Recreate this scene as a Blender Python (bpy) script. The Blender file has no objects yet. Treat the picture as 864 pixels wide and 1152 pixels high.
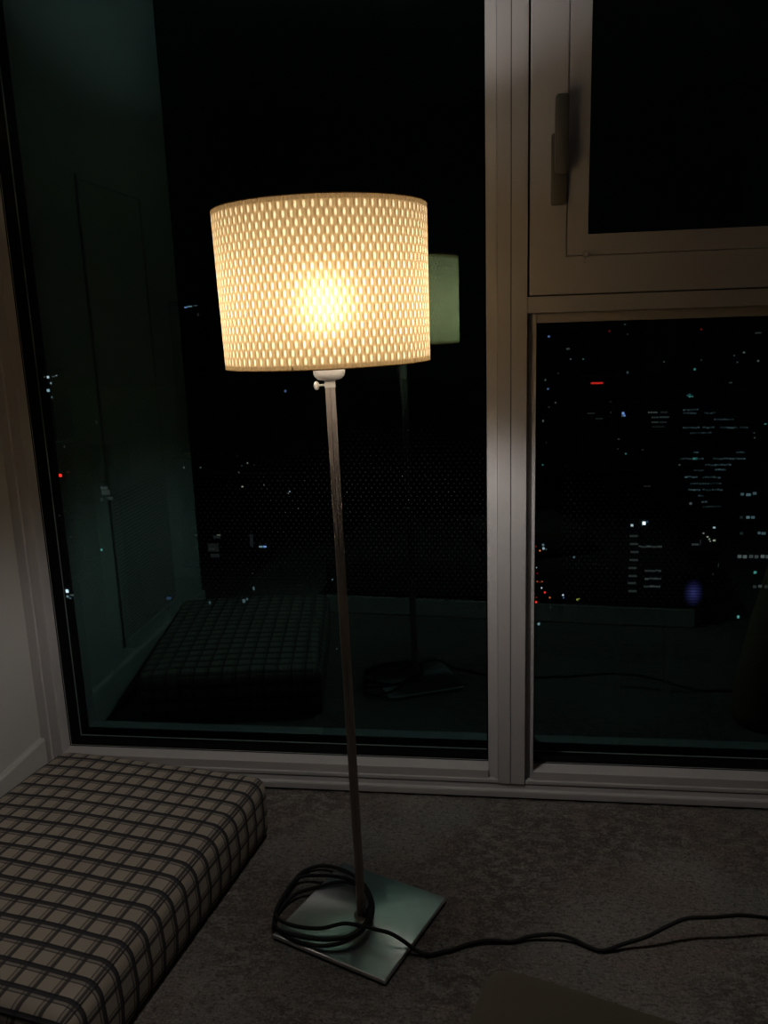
import bpy, bmesh, math, random
from mathutils import Vector, Matrix, noise
random.seed(7)
S = bpy.context.scene
COL = S.collection
PI = math.pi

# ------------------------------------------------------------------ camera
CW, CH, CF = 864.0, 1152.0, 936.8
CAM = Vector((1.2005, -1.9682, 1.2))
RX = Vector((0.99101571, 0.12983031, -0.03212412))
UX = Vector((0.00255771, 0.22174727, 0.97510082))
FW = Vector((-0.13372107, 0.96642239, -0.21942296))
cd = bpy.data.cameras.new('camera'); cam = bpy.data.objects.new('camera', cd); COL.objects.link(cam)
m = Matrix((RX, UX, -FW)).transposed().to_4x4(); m.translation = CAM
cam.matrix_world = m
cd.sensor_fit = 'HORIZONTAL'; cd.sensor_width = 36.0; cd.lens = CF / CW * 36.0
cd.clip_start = 0.02; cd.clip_end = 3000
S.camera = cam

# ------------------------------------------------------------------ world and exposure
w = bpy.data.worlds.new('night'); S.world = w; w.use_nodes = True
bg = w.node_tree.nodes['Background']; bg.inputs[0].default_value = (0.25, 0.4, 0.7, 1); bg.inputs[1].default_value = 0.0006
S.view_settings.view_transform = 'Standard'; S.view_settings.look = 'None'
S.view_settings.gamma = 1; S.view_settings.use_curve_mapping = False
S.view_settings.exposure = 0.0
S.cycles.max_bounces = 10; S.cycles.diffuse_bounces = 5; S.cycles.transparent_max_bounces = 16
S.cycles.use_denoising = True; S.cycles.denoising_prefilter = 'ACCURATE'
S.cycles.use_adaptive_sampling = False; S.cycles.sample_clamp_indirect = 6.0; S.cycles.caustics_reflective = False
BULB = 13.5          # emission of the bulb in the lamp


def at(px, py, axis, val):
    """the point where the sight line of a place in the photo meets a plane"""
    d = FW + RX * ((px - CW / 2) / CF) - UX * ((py - CH / 2) / CF)
    t = (val - CAM[axis]) / d[axis]
    return CAM + d * t

# ------------------------------------------------------------------ materials
class NT:
    def __init__(s, name):
        s.m = bpy.data.materials.new(name); s.m.use_nodes = True
        s.t = s.m.node_tree; s.n = s.t.nodes; s.n.clear()
        s.out = s.n.new('ShaderNodeOutputMaterial')
    def node(s, kind, **kw):
        n = s.n.new(kind)
        for k, v in kw.items(): setattr(n, k, v)
        return n
    def link(s, a, b): s.t.links.new(a, b)
    def val(s, x, sock):
        if isinstance(x, (int, float)): sock.default_value = x
        elif isinstance(x, tuple): sock.default_value = x if len(x) == len(sock.default_value) else (*x, 1)
        else: s.link(x, sock)
    def math(s, op, a, b=0.0, c=0.0, clamp=False):
        n = s.node('ShaderNodeMath', operation=op); n.use_clamp = clamp
        s.val(a, n.inputs[0]); s.val(b, n.inputs[1]); s.val(c, n.inputs[2]); return n.outputs[0]
    def mix(s, f, a, b):
        n = s.node('ShaderNodeMix', data_type='RGBA')
        s.val(f, n.inputs[0]); s.val(a, n.inputs[6]); s.val(b, n.inputs[7]); return n.outputs[2]
    def step(s, x, lo, hi):
        n = s.node('ShaderNodeMapRange', interpolation_type='SMOOTHSTEP')
        s.val(x, n.inputs[0]); n.inputs[1].default_value = lo; n.inputs[2].default_value = hi
        return n.outputs[0]
    def noise(s, scale, detail=3, rough=0.55, coord='Object', mapping=None):
        tc = s.node('ShaderNodeTexCoord'); n = s.node('ShaderNodeTexNoise')
        n.inputs['Scale'].default_value = scale; n.inputs['Detail'].default_value = detail
        n.inputs['Roughness'].default_value = rough
        if mapping:
            mp = s.node('ShaderNodeMapping'); mp.inputs['Scale'].default_value = mapping
            s.link(tc.outputs[coord], mp.inputs[0]); s.link(mp.outputs[0], n.inputs[0])
        else: s.link(tc.outputs[coord], n.inputs[0])
        return n.outputs[0]
    def bump(s, h, strength=.3, dist=.002):
        n = s.node('ShaderNodeBump'); n.inputs['Strength'].default_value = strength
        n.inputs['Distance'].default_value = dist; s.link(h, n.inputs['Height']); return n.outputs[0]
    def bsdf(s, color, rough=.6, metal=0.0, normal=None, **kw):
        n = s.node('ShaderNodeBsdfPrincipled')
        s.val(color, n.inputs['Base Color']); s.val(rough, n.inputs['Roughness']); n.inputs['Metallic'].default_value = metal
        for k, v in kw.items(): s.val(v, n.inputs[k])
        if normal is not None: s.link(normal, n.inputs['Normal'])
        s.link(n.outputs[0], s.out.inputs[0]); return n

def simple(name, c, rough=.6, metal=0.0, nscale=60, var=.12, bump=.1, **kw):
    t = NT(name); f = t.noise(nscale, 4)
    c2 = tuple(x * (1 - var) for x in c); c1 = tuple(min(1, x * (1 + var)) for x in c)
    t.bsdf(t.mix(f, c2, c1), rough, metal, t.bump(f, bump, .001), **kw); return t.m

M = {}
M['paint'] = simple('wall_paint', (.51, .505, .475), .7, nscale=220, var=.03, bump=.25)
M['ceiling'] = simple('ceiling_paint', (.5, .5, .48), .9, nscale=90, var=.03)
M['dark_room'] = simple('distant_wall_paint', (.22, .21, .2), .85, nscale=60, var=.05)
M['board'] = simple('white_trim_paint', (.52, .51, .48), .55, nscale=50, var=.03)
M['frame'] = simple('cream_window_frame', (.495, .475, .47), .42, nscale=300, var=.02, bump=.04)
M['frame_dark'] = simple('dark_joint', (.03, .028, .025), .8)
M['gasket'] = simple('black_glazing_gasket', (.003, .003, .003), 1.0, bump=0, **{'Specular IOR Level': 0.0})
M['handle'] = simple('grey_handle_metal', (.125, .122, .105), .42, .2, nscale=200, var=.04, bump=.03)
M['concrete'] = simple('dark_tower_facade', (.02, .02, .022), .9, nscale=.3)
M['asphalt'] = simple('city_ground', (.012, .012, .012), .95, nscale=.1)
M['cable'] = simple('black_cable_rubber', (.006, .0055, .0055), .75, nscale=400, var=.2)
M['satin'] = simple('satin_nickel', (.70, .65, .61), .38, .35, nscale=300, var=.04, bump=.03)
M['panel'] = simple('white_panel_paint', (.50, .49, .46), .6, nscale=120, var=.02)
M['sofa'] = simple('dark_brown_sofa_fabric', (.030, .024, .018), .95, nscale=500, var=.3, bump=.5)
M['plinth'] = simple('pale_sofa_plinth', (.40, .37, .33), .6, nscale=60, var=.06)
M['olive'] = simple('olive_brown_fabric', (.042, .035, .019), .95, nscale=700, var=.25, bump=.6)
M['bolster'] = simple('brown_canvas', (.20, .115, .06), .9, nscale=500, var=.25, bump=.5)

# brushed steel of the lamp base and pole
def brushed(name, c, rough, aniso, coordscale, tangent=None, rot=0.0):
    t = NT(name); f = t.noise(1.0, 3, mapping=coordscale)
    b = t.bsdf(t.mix(f, tuple(x * .88 for x in c), c), rough, 1.0, t.bump(f, .08, .0005))
    b.inputs['Anisotropic'].default_value = aniso; b.inputs['Anisotropic Rotation'].default_value = rot
    if tangent:
        tn = t.node('ShaderNodeTangent', direction_type='RADIAL', axis=tangent); t.link(tn.outputs[0], b.inputs['Tangent'])
    return t.m
M['base'] = brushed('brushed_steel_plate', (1.0, .98, 1.0), .33, .85, (8, 700, 8), 'Z', .11)
M['pole'] = simple('brushed_steel_pole', (.42, .36, .33), .40, .55, nscale=300, var=.06, bump=.05)

# carpet / rug
t = NT('distressed_rug_pile')
big = t.noise(5.5, 5, .65); mid = t.noise(26, 5, .7, mapping=(1, 1.6, 1)); fine = t.noise(260, 3, .7)
f1 = t.step(big, .38, .62); f2 = t.step(mid, .44, .60)
tri = t.noise(3.1, 4, .6)
c = t.mix(f1, (.25, .20, .17), (.29, .27, .24))
c = t.mix(t.math('MULTIPLY', t.step(tri, .5, .64), .6), c, (.20, .23, .22))
dk = t.math('MULTIPLY', t.math('SUBTRACT', 1.0, f2), t.step(t.noise(2.3, 3), .38, .62))
c = t.mix(t.math('MULTIPLY', dk, .8), c, (.055, .038, .032))
sp1 = t.noise(75, 3, .65, mapping=(1, 2.2, 1)); sp2 = t.noise(150, 2, .6)
c = t.mix(t.math('MULTIPLY', t.math('SUBTRACT', 1.0, t.step(sp1, .36, .50)), .75), c, (.05, .04, .035))
c = t.mix(t.math('MULTIPLY', t.step(sp2, .52, .66), .45), c, (.42, .38, .33))
c = t.mix(t.step(fine, .3, .7), t.mix(.4, c, (.03, .025, .022)), t.mix(.12, c, (.5, .47, .42)))
bh = t.math('ADD', t.math('MULTIPLY', mid, .6), fine)
t.bsdf(c, .95, 0, t.bump(bh, .9, .006)); M['rug'] = t.m
M['floor'] = simple('dark_floor_boards', (.10, .075, .055), .5, nscale=12, var=.3)

# plaid cover, laid out by UV in metres
t = NT('plaid_cotton_cover')
uv = t.node('ShaderNodeUVMap'); sp = t.node('ShaderNodeSeparateXYZ'); t.link(uv.outputs[0], sp.inputs[0])
def line(coord, period, phase, width, soft=.0006):
    x = t.math('SUBTRACT', coord, phase); x = t.math('ADD', x, 50 * period)
    x = t.math('MODULO', x, period); x = t.math('SUBTRACT', x, period / 2); x = t.math('ABSOLUTE', x)
    # distance from the middle of the period; line sits at the middle
    n = t.node('ShaderNodeMapRange'); t.link(x, n.inputs[0])
    n.inputs[1].default_value = width / 2 - soft; n.inputs[2].default_value = width / 2 + soft
    n.inputs[3].default_value = 1; n.inputs[4].default_value = 0; return n.outputs[0]
U, V = sp.outputs[0], sp.outputs[1]
PU, PV = .0435, .0446
u1 = line(U, PU, .0092 - PU / 2, .0078); u2 = line(U, PU, .0092 + .0105 - PU / 2, .0022); u3 = line(U, PU, .0092 + .0055 - PU / 2, .0105)
v1 = line(V, PV, .0 - PV / 2, .0098); v2 = line(V, PV, .0108 - PV / 2, .0024); v3 = line(V, PV, .005 - PV / 2, .0125)
weave = t.noise(900, 2, .7)
base = t.mix(t.noise(9, 3), (.285, .24, .19), (.355, .31, .25))
base = t.mix(weave, t.mix(.12, base, (.1, .08, .06)), base)
base = t.mix(t.math('MULTIPLY', u1, .88), base, (.018, .016, .017))
base = t.mix(t.math('MULTIPLY', u2, .8), base, (.02, .019, .02))
base = t.mix(t.math('MULTIPLY', u3, .28), base, (.06, .055, .05))
base = t.mix(t.math('MULTIPLY', v1, .95), base, (.005, .005, .009))
base = t.mix(t.math('MULTIPLY', v2, .85), base, (.008, .008, .013))
base = t.mix(t.math('MULTIPLY', v3, .38), base, (.05, .05, .055))
t.bsdf(base, .92, 0, t.bump(weave, .4, .001)); M['plaid'] = t.m

# woven translucent lampshade
NC, NR = 86, 19
t = NT('woven_lampshade')
uv = t.node('ShaderNodeUVMap'); sp = t.node('ShaderNodeSeparateXYZ'); t.link(uv.outputs[0], sp.inputs[0])
U, V = sp.outputs[0], sp.outputs[1]
row = t.math('FLOOR', V); odd = t.math('MODULO', t.math('ADD', row, 20), 2.0)
def ell(off, hw, hh, soft):
    u = t.math('ADD', U, t.math('MULTIPLY', odd, .5)); u = t.math('ADD', u, off)
    fu = t.math('SUBTRACT', t.math('FRACT', u), .5); fv = t.math('SUBTRACT', t.math('FRACT', V), .5)
    r = t.math('ADD', t.math('POWER', t.math('ABSOLUTE', t.math('DIVIDE', fu, hw)), 2.0), t.math('POWER', t.math('ABSOLUTE', t.math('DIVIDE', fv, hh)), 2.6))
    n = t.node('ShaderNodeMapRange', interpolation_type='SMOOTHSTEP'); t.link(r, n.inputs[0])
    n.inputs[1].default_value = soft; n.inputs[2].default_value = 1.0; n.inputs[3].default_value = 1; n.inputs[4].default_value = 0
    return n.outputs[0]
slot = ell(0, .19, .50, .15); dark = ell(.33, .17, .50, .1)
inrow = t.math('MULTIPLY', t.math('GREATER_THAN', V, 0.0), t.math('LESS_THAN', V, float(NR)))
slot = t.math('MULTIPLY', slot, inrow); dark = t.math('MULTIPLY', dark, inrow)
rib = t.math('ABSOLUTE', t.math('SINE', t.math('MULTIPLY', U, 2 * PI)))
tc = t.mix(t.math('MULTIPLY', rib, .35), (.170, .110, .047), (.132, .082, .033))
tc = t.mix(t.math('MULTIPLY', dark, .8), tc, (.082, .045, .015))
tc = t.mix(slot, tc, (.45, .34, .20))
hem = t.math('SUBTRACT', 1.0, inrow); tc = t.mix(t.math('MULTIPLY', hem, .6), tc, (.055, .030, .010))
tr = t.node('ShaderNodeBsdfTranslucent'); t.link(tc, tr.inputs[0])
df = t.node('ShaderNodeBsdfDiffuse'); df.inputs[0].default_value = (.74, .66, .54, 1)
t.link(t.bump(t.math('SUBTRACT', rib, slot), .5, .002), df.inputs['Normal'])
rf = t.node('ShaderNodeBsdfRefraction'); rf.inputs['Roughness'].default_value = 1.0; rf.inputs['IOR'].default_value = 1.25
t.link(t.mix(.87, tc, (0, 0, 0)), rf.inputs[0])
a1 = t.node('ShaderNodeAddShader'); t.link(tr.outputs[0], a1.inputs[0])
a2 = t.node('ShaderNodeMixShader'); a2.inputs[0].default_value = .5
t.link(df.outputs[0], a2.inputs[1]); 
a3 = t.node('ShaderNodeAddShader'); t.link(tr.outputs[0], a3.inputs[0]); t.link(rf.outputs[0], a3.inputs[1])
t.link(a3.outputs[0], a2.inputs[2]); t.n.remove(a1)
t.link(a2.outputs[0], t.out.inputs[0]); M['shade'] = t.m

t = NT('bulb_glow'); e = t.node('ShaderNodeEmission'); e.inputs[0].default_value = (1.0, .97, .94, 1); e.inputs[1].default_value = BULB * 22
t.link(e.outputs[0], t.out.inputs[0]); M['bulb'] = t.m

# glass
def glass(name, trans, refl, dots=False):
    t = NT(name)
    a = t.node('ShaderNodeBsdfTransparent'); a.inputs[0].default_value = (*trans, 1)
    g = t.node('ShaderNodeBsdfGlossy'); g.inputs[0].default_value = (*refl, 1); g.inputs['Roughness'].default_value = 0.0
    s = t.node('ShaderNodeAddShader'); t.link(a.outputs[0], s.inputs[0]); t.link(g.outputs[0], s.inputs[1])
    if dots:   # faint grey dots in staggered rows, only on the lower half of the panes
        tc = t.node('ShaderNodeTexCoord'); sp = t.node('ShaderNodeSeparateXYZ'); t.link(tc.outputs['Object'], sp.inputs[0])
        Z = t.math('DIVIDE', sp.outputs[2], .0105); r = t.math('MODULO', t.math('FLOOR', t.math('ADD', Z, 500)), 2.0)
        X = t.math('ADD', t.math('DIVIDE', sp.outputs[0], .0145), t.math('MULTIPLY', r, .5))
        fx = t.math('MULTIPLY', t.math('SUBTRACT', t.math('FRACT', t.math('ADD', X, 500)), .5), .0145)
        fz = t.math('MULTIPLY', t.math('SUBTRACT', t.math('FRACT', t.math('ADD', Z, 500)), .5), .0105)
        d = t.math('SQRT', t.math('ADD', t.math('MULTIPLY', fx, fx), t.math('MULTIPLY', fz, fz)))
        mk = t.math('MULTIPLY', t.math('LESS_THAN', d, .0016), t.math('MULTIPLY', t.step(sp.outputs[2], .36, .45), t.math('SUBTRACT', 1.0, t.step(sp.outputs[2], 1.0, 1.12))))
        dd = t.node('ShaderNodeBsdfDiffuse'); dd.inputs[0].default_value = (.12, .14, .14, 1)
        mx = t.node('ShaderNodeMixShader'); t.link(t.math('MULTIPLY', mk, .32), mx.inputs[0])
        t.link(s.outputs[0], mx.inputs[1]); t.link(dd.outputs[0], mx.inputs[2]); s = mx
    t.link(s.outputs[0], t.out.inputs[0]); return t.m
M['coated'] = glass('coated_glass', (.70, .78, .76), (.100, .19, .19), True)
M['clear'] = glass('clear_glass', (.92, .95, .94), (.010, .012, .012))
M['edge'] = glass('glass_back', (.95, .97, .96), (.0, .0, .0))

def lamp_mat(name, c, s):
    t = NT(name); e = t.node('ShaderNodeEmission'); e.inputs[0].default_value = (*c, 1); e.inputs[1].default_value = s
    t.link(e.outputs[0], t.out.inputs[0]); t.m.cycles.emission_sampling = 'NONE'; return t.m

# ------------------------------------------------------------------ mesh helpers
def mesh_obj(name, bm, mats, parent=None, smooth=False, loc=None, bevel=0, angle=None):
    bmesh.ops.recalc_face_normals(bm, faces=bm.faces[:])
    me = bpy.data.meshes.new(name); bm.to_mesh(me); bm.free()
    for mm in (mats if isinstance(mats, (list, tuple)) else [mats]): me.materials.append(mm)
    if smooth:
        for p in me.polygons: p.use_smooth = True
        if angle:
            me.set_sharp_from_angle(angle=angle)
    o = bpy.data.objects.new(name, me); COL.objects.link(o)
    if loc is not None: o.location = loc
    if parent is not None: o.parent = parent
    if bevel:
        b = o.modifiers.new('bevel', 'BEVEL'); b.width = bevel; b.segments = 2; b.limit_method = 'ANGLE'; b.harden_normals = False
    return o

def box(bm, x0, x1, y0, y1, z0, z1, mi=0):
    vs = [bm.verts.new((x, y, z)) for x in (x0, x1) for y in (y0, y1) for z in (z0, z1)]
    fs = []
    for q in ((0, 1, 3, 2), (4, 6, 7, 5), (0, 4, 5, 1), (2, 3, 7, 6), (0, 2, 6, 4), (1, 5, 7, 3)):
        f = bm.faces.new([vs[i] for i in q]); f.material_index = mi; fs.append(f)
    return vs

def tube(bm, pts, r, seg=10, flat=1.0, rfun=None):
    pts = [Vector(p) for p in pts]; rings = []
    n = len(pts); up = Vector((0, 0, 1)); prev = None
    for i, p in enumerate(pts):
        tg = (pts[min(i + 1, n - 1)] - pts[max(i - 1, 0)]).normalized()
        if prev is None:
            a = tg.orthogonal().normalized()
        else:
            a = (prev - tg * prev.dot(tg)).normalized()
        prev = a; b = tg.cross(a)
        rr = r if rfun is None else rfun(i / (n - 1))
        rings.append([bm.verts.new(p + (a * math.cos(2 * PI * k / seg) + b * math.sin(2 * PI * k / seg) * flat) * rr) for k in range(seg)])
    for i in range(n - 1):
        for k in range(seg):
            bm.faces.new((rings[i][k], rings[i][(k + 1) % seg], rings[i + 1][(k + 1) % seg], rings[i + 1][k]))
    bm.faces.new(rings[0][::-1]); bm.faces.new(rings[-1])

def spline(pts, n=8):
    P = [Vector(p) for p in pts]; P = [P[0] * 2 - P[1]] + P + [P[-1] * 2 - P[-2]]; out = []
    for i in range(1, len(P) - 2):
        for k in range(n):
            s = k / n; a, b, c, d = P[i - 1], P[i], P[i + 1], P[i + 2]
            out.append(.5 * ((2 * b) + (c - a) * s + (2 * a - 5 * b + 4 * c - d) * s * s + (3 * b - a - 3 * c + d) * s ** 3))
    out.append(P[-2]); return out

def lathe(bm, prof, seg=48, mat=None):
    rings = []
    for r, z in prof:
        if r < 1e-6: rings.append([bm.verts.new((0, 0, z))] * seg)
        else: rings.append([bm.verts.new((r * math.cos(2 * PI * k / seg), r * math.sin(2 * PI * k / seg), z)) for k in range(seg)])
    for a, b in zip(rings, rings[1:]):
        for k in range(seg):
            q = [a[k], a[(k + 1) % seg], b[(k + 1) % seg], b[k]]; u = []
            for v in q:
                if v not in u: u.append(v)
            if len(u) > 2: bm.faces.new(u)

def ring(b, x0, x1, z0, z1, wl, wr, wb, wt, y0, y1):
    """picture frame with mitred corners, one closed piece"""
    o_ = [(x0, z0), (x1, z0), (x1, z1), (x0, z1)]; i_ = [(x0 + wl, z0 + wb), (x1 - wr, z0 + wb), (x1 - wr, z1 - wt), (x0 + wl, z1 - wt)]
    V_ = [[b.verts.new((x, y, z)) for x, z in P] for y in (y0, y1) for P in (o_, i_)]
    for k in range(4):
        n = (k + 1) % 4
        b.faces.new((V_[0][k], V_[0][n], V_[1][n], V_[1][k])); b.faces.new((V_[2][k], V_[3][k], V_[3][n], V_[2][n]))
        b.faces.new((V_[0][k], V_[2][k], V_[2][n], V_[0][n])); b.faces.new((V_[1][k], V_[1][n], V_[3][n], V_[3][k]))

def rframe(bm, x0, x1, z0, z1, wl, wr, wb, wt, y0, y1, mi=0):
    """rectangular ring of four members between y0 and y1"""
    box(bm, x0, x0 + wl, y0, y1, z0, z1, mi); box(bm, x1 - wr, x1, y0, y1, z0, z1, mi)
    box(bm, x0 + wl, x1 - wr, y0, y1, z0, z0 + wb, mi); box(bm, x0 + wl, x1 - wr, y0, y1, z1 - wt, z1, mi)

def empty(name, loc, label=None, cat=None, group=None, rz=0.0, kind=None):
    o = bpy.data.objects.new(name, None); COL.objects.link(o); o.location = loc; o.rotation_euler = (0, 0, rz)
    o.empty_display_size = .05
    return tag(o, label, cat, group, kind)
def tag(o, label=None, cat=None, group=None, kind=None):
    if label: o['label'] = label
    if cat: o['category'] = cat
    if group: o['group'] = group
    if kind: o['kind'] = kind
    return o
def struct(name, bm, mat, label=None, cat=None, **kw):
    return tag(mesh_obj(name, bm, mat, **kw), label, cat, kind='structure')
def bmnew(): return bmesh.new()

# ------------------------------------------------------------------ the room
XR = 3.0; YB = -4.6; ZC = 2.8; WX = -.050; XL = -2.4; TOP = 2.45
b = bmnew(); box(b, XL, XR, YB, -.0, -.11, -.008); struct('floor', b, M['floor'], 'dark floor of the room under the patterned rug', 'floor')
b = bmnew(); box(b, XL, XR, YB, .16, ZC, ZC + .1); struct('ceiling', b, M['ceiling'], 'plain ceiling high above the lamp', 'ceiling')
b = bmnew(); box(b, WX - .12, WX, -1.10, .0, -.008, ZC); struct('wall_left', b, M['paint'], 'off-white wall left of the big window, ending at a corner', 'wall')
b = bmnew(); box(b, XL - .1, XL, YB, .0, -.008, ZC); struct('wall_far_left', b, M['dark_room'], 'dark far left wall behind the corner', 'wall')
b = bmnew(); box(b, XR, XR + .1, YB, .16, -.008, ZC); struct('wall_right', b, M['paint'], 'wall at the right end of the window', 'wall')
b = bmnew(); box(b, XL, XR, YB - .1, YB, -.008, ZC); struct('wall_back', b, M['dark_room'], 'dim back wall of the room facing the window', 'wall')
b = bmnew(); box(b, WX, XR, .0, .16, TOP, ZC); box(b, XL, WX, .0, .16, -.008, ZC); struct('wall_window_side', b, M['paint'], 'wall above and beside the windows', 'wall')

# baseboard on the left wall, with a chamfered top
b = bmnew()
pr = [(0, 0), (.014, 0), (.014, .112), (.010, .1185), (0, .1185)]
pr = [(WX + x, z) for x, z in pr]
r0 = [b.verts.new((x, -1.10, z)) for x, z in pr]; r1 = [b.verts.new((x, -.008, z)) for x, z in pr]
for i in range(5): b.faces.new((r0[i], r0[(i + 1) % 5], r1[(i + 1) % 5], r1[i]))
b.faces.new(r0); b.faces.new(r1[::-1])
struct('baseboard_left', b, M['board'], 'white baseboard along the left wall behind the plaid cushion', 'baseboard')

# ------------------------------------------------------------------ windows
G0 = .05
XA, XB = .0043, 1.1784       # left glass
XC, XD = 1.2922, 2.80        # lower right glass
XE, XF = 1.402, 2.70         # upper right glass
ZB, ZT1, ZU, ZTOP = .067, 1.1918, 1.3795, 2.38

def pane(parent, x0, x1, z0, z1):
    ex = .012
    b = bmnew(); box(b, x0 - ex, x1 + ex, G0, G0 + .004, z0 - ex, z1 + ex)
    for f in b.faces: f.material_index = 0 if f.calc_center_median().y < G0 + .001 else 1
    mesh_obj('inner_pane', b, [M['clear'], M['edge']], parent)
    b = bmnew(); rframe(b, x0 - ex, x1 + ex, z0 - ex, z1 + ex, ex + .004, ex + .004, ex + .004, ex + .004, G0 + .0045, .1015)
    mesh_obj('spacer', b, M['gasket'], parent)
    b = bmnew(); box(b, x0 - ex, x1 + ex, .102, .108, z0 - ex, z1 + ex)
    b.normal_update()
    for f in b.faces: f.material_index = 0 if f.calc_center_median().y < .1025 else 1
    mesh_obj('outer_pane', b, [M['coated'], M['edge']], parent)
    b = bmnew(); g = .0035
    rframe(b, x0 - .002, x1 + .002, z0 - .002, z1 + .002, g, g, g, g, G0 - .003, G0 - .0003)
    mesh_obj('gasket', b, M['gasket'], parent)

def sloped(b, x0, y0, x1, y1, z0, z1, yb):
    """upright bar whose room face slopes from (x0,y0) to (x1,y1)"""
    P = [(x0, y0), (x1, y1), (x1, yb), (x0, yb)]
    A = [b.verts.new((x, y, z0)) for x, y in P]; B = [b.verts.new((x, y, z1)) for x, y in P]
    for i in range(4): b.faces.new((A[i], A[(i + 1) % 4], B[(i + 1) % 4], B[i]))
    b.faces.new(A[::-1]); b.faces.new(B)

# window_1: large fixed pane on the left
w1 = empty('window_1', (0, 0, 0), 'large fixed dark window pane behind the floor lamp', 'window', kind='structure')
b = bmnew(); rframe(b, WX, 1.203, .034, TOP, .026, .0, .010, .02, -.004, .12); mesh_obj('frame', b, M['frame'], w1, bevel=.0015)
b = bmnew()
box(b, WX + .026, XA, .0035, .115, .044, TOP - .02)                     # left bead
box(b, XA, XB, .0015, .115, .044, ZB); box(b, XA, XB, .003, .115, ZTOP, TOP - .02)
sloped(b, XB, .014, 1.203, -.001, .044, TOP - .02, .115)
mesh_obj('glazing_bead', b, M['frame'], w1, bevel=.0012)
pane(w1, XA, XB, ZB, ZTOP)

# mullion
b = bmnew(); box(b, 1.2035, 1.2340, -.006, .12, .034, TOP); box(b, 1.2355, 1.2710, -.0065, .12, .034, TOP); box(b, 1.2335, 1.236, -.004, .1, .034, TOP, 1)
struct('trim_1', b, [M['frame'], M['frame_dark']], 'cream upright post between the left and right windows', 'window post', bevel=.0012)

# window_3: lower right fixed pane (recessed)
w3 = empty('window_3', (0, 0, 0), 'lower right window pane showing the city lights', 'window', kind='structure')
b = bmnew(); rframe(b, 1.2715, XR, .034, 1.2140, .0, .05, .010, .0, -.004, .12)
box(b, 1.2715, XR, -.006, .12, 1.2140, 1.2505)
mesh_obj('frame', b, M['frame'], w3, bevel=.0015)
b = bmnew(); box(b, 1.2715, 1.2845, .014, .115, .044, 1.214)
sloped(b, 1.2845, .006, XC, .005, .044, 1.214, .115)
box(b, XC, XD, .0015, .115, .044, ZB); box(b, XC, XD, .012, .115, ZT1, 1.2140); box(b, XD, XR - .05, .003, .115, .044, 1.214)
mesh_obj('glazing_bead', b, M['frame'], w3, bevel=.0012)
pane(w3, XC, XD, ZB, ZT1)

# window_2: upper right opening sash with handle
w2 = empty('window_2', (0, 0, 0), 'upper right opening window sash with grey handle', 'window', kind='structure')
b = bmnew(); ring(b, 1.2755, XR - .03, 1.2530, TOP - .03, .0798, .08, .0810, .08, -.008, .12); mesh_obj('sash_frame', b, M['frame'], w2, bevel=.0018)
b = bmnew(); ring(b, 1.3566, XR - .112, 1.3353, TOP - .112, XE - 1.3566, XR - .112 - XF, ZU - 1.3353, TOP - .112 - 2.30, -.0065, .115)
mesh_obj('glazing_bead', b, M['frame'], w2, bevel=.0018)
b = bmnew(); box(b, 1.2712, 1.2754, .02, .11, 1.2506, TOP - .03); box(b, 1.2754, XR - .03, .02, .11, 1.2506, 1.2529); rframe(b, 1.2755, XR, 1.2530, TOP, .0, .03, .0, .03, .0, .12)
mesh_obj('seal_gap', b, M['frame_dark'], w2)
pane(w2, XE, XF, ZU, 2.30)
# small round stopper on the lower corner of the sash
b = bmnew(); lathe(b, [(0, 0), (.0042, 0), (.0046, .004), (.0038, .008), (0, .0088)], 20); box(b, -.0022, .0022, -.012, -.002, .001, .005)
o = mesh_obj('corner_stopper', b, M['frame'], w2, smooth=True, angle=.7, loc=(1.397, -.0072, 1.337)); o.rotation_euler = (PI / 2, 0, 0); o.scale = (1.5, 1.5, 1.3)
# handle: rounded base plate and a lever lying over it
hd = empty('window_handle', (1.337, -.008, 1.515)); hd.parent = w2
def rrect(b, hw, hh, r, y0, y1, cx=0, cz=0, inset=.002, seg=6):
    def ring(y, k):
        vs = []
        for sx, sz, a0 in ((1, 1, 0), (-1, 1, 90), (-1, -1, 180), (1, -1, 270)):
            for i in range(seg + 1):
                a = math.radians(a0 + 90 * i / seg); rr = max(r - k, .0003)
                vs.append(b.verts.new((cx + sx * (hw - r) + rr * math.cos(a), y, cz + sz * (hh - r) + rr * math.sin(a))))
        return vs
    R = [ring(y0, 0), ring(y1 + inset * .6, 0), ring(y1, inset)]
    for A, B in zip(R, R[1:]):
        for i in range(len(A)): b.faces.new((A[i], A[(i + 1) % len(A)], B[(i + 1) % len(A)], B[i]))
    b.faces.new(R[0]); b.faces.new(R[-1])
b = bmnew(); rrect(b, .0170, .073, .006, 0, -.010, inset=.003); mesh_obj('base_plate', b, M['handle'], hd, smooth=True, angle=.9)
b = bmnew(); lathe(b, [(.0115, .008), (.0115, .026), (.0108, .030), (0, .0305)], 28)
o = mesh_obj('spindle', b, M['handle'], hd, smooth=True, angle=.7, loc=(.001, 0, .008)); o.rotation_euler = (PI / 2, 0, 0)
b = bmnew(); rrect(b, .0142, .078, .0075, -.022, -.040, cx=.0030, cz=.066, inset=.004)
mesh_obj('lever', b, M['handle'], hd, smooth=True, angle=.9)

# sill strips under the windows
b = bmnew(); box(b, WX, XR, -.0020, .12, .0, .0302); box(b, WX, XR, .012, .12, .030, .0342, 1)
struct('trim_2', b, [M['frame'], M['frame_dark']], 'upper cream sill board running under all windows', 'window sill', bevel=.001)
b = bmnew(); box(b, WX, XR, -.0135, -.0022, .0, .0165); box(b, WX, XR, -.0125, -.002, .0160, .0185)
struct('trim_3', b, [M['frame'], M['frame_dark']], 'low cream strip between the sill and the rug', 'trim', bevel=.001)

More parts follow.
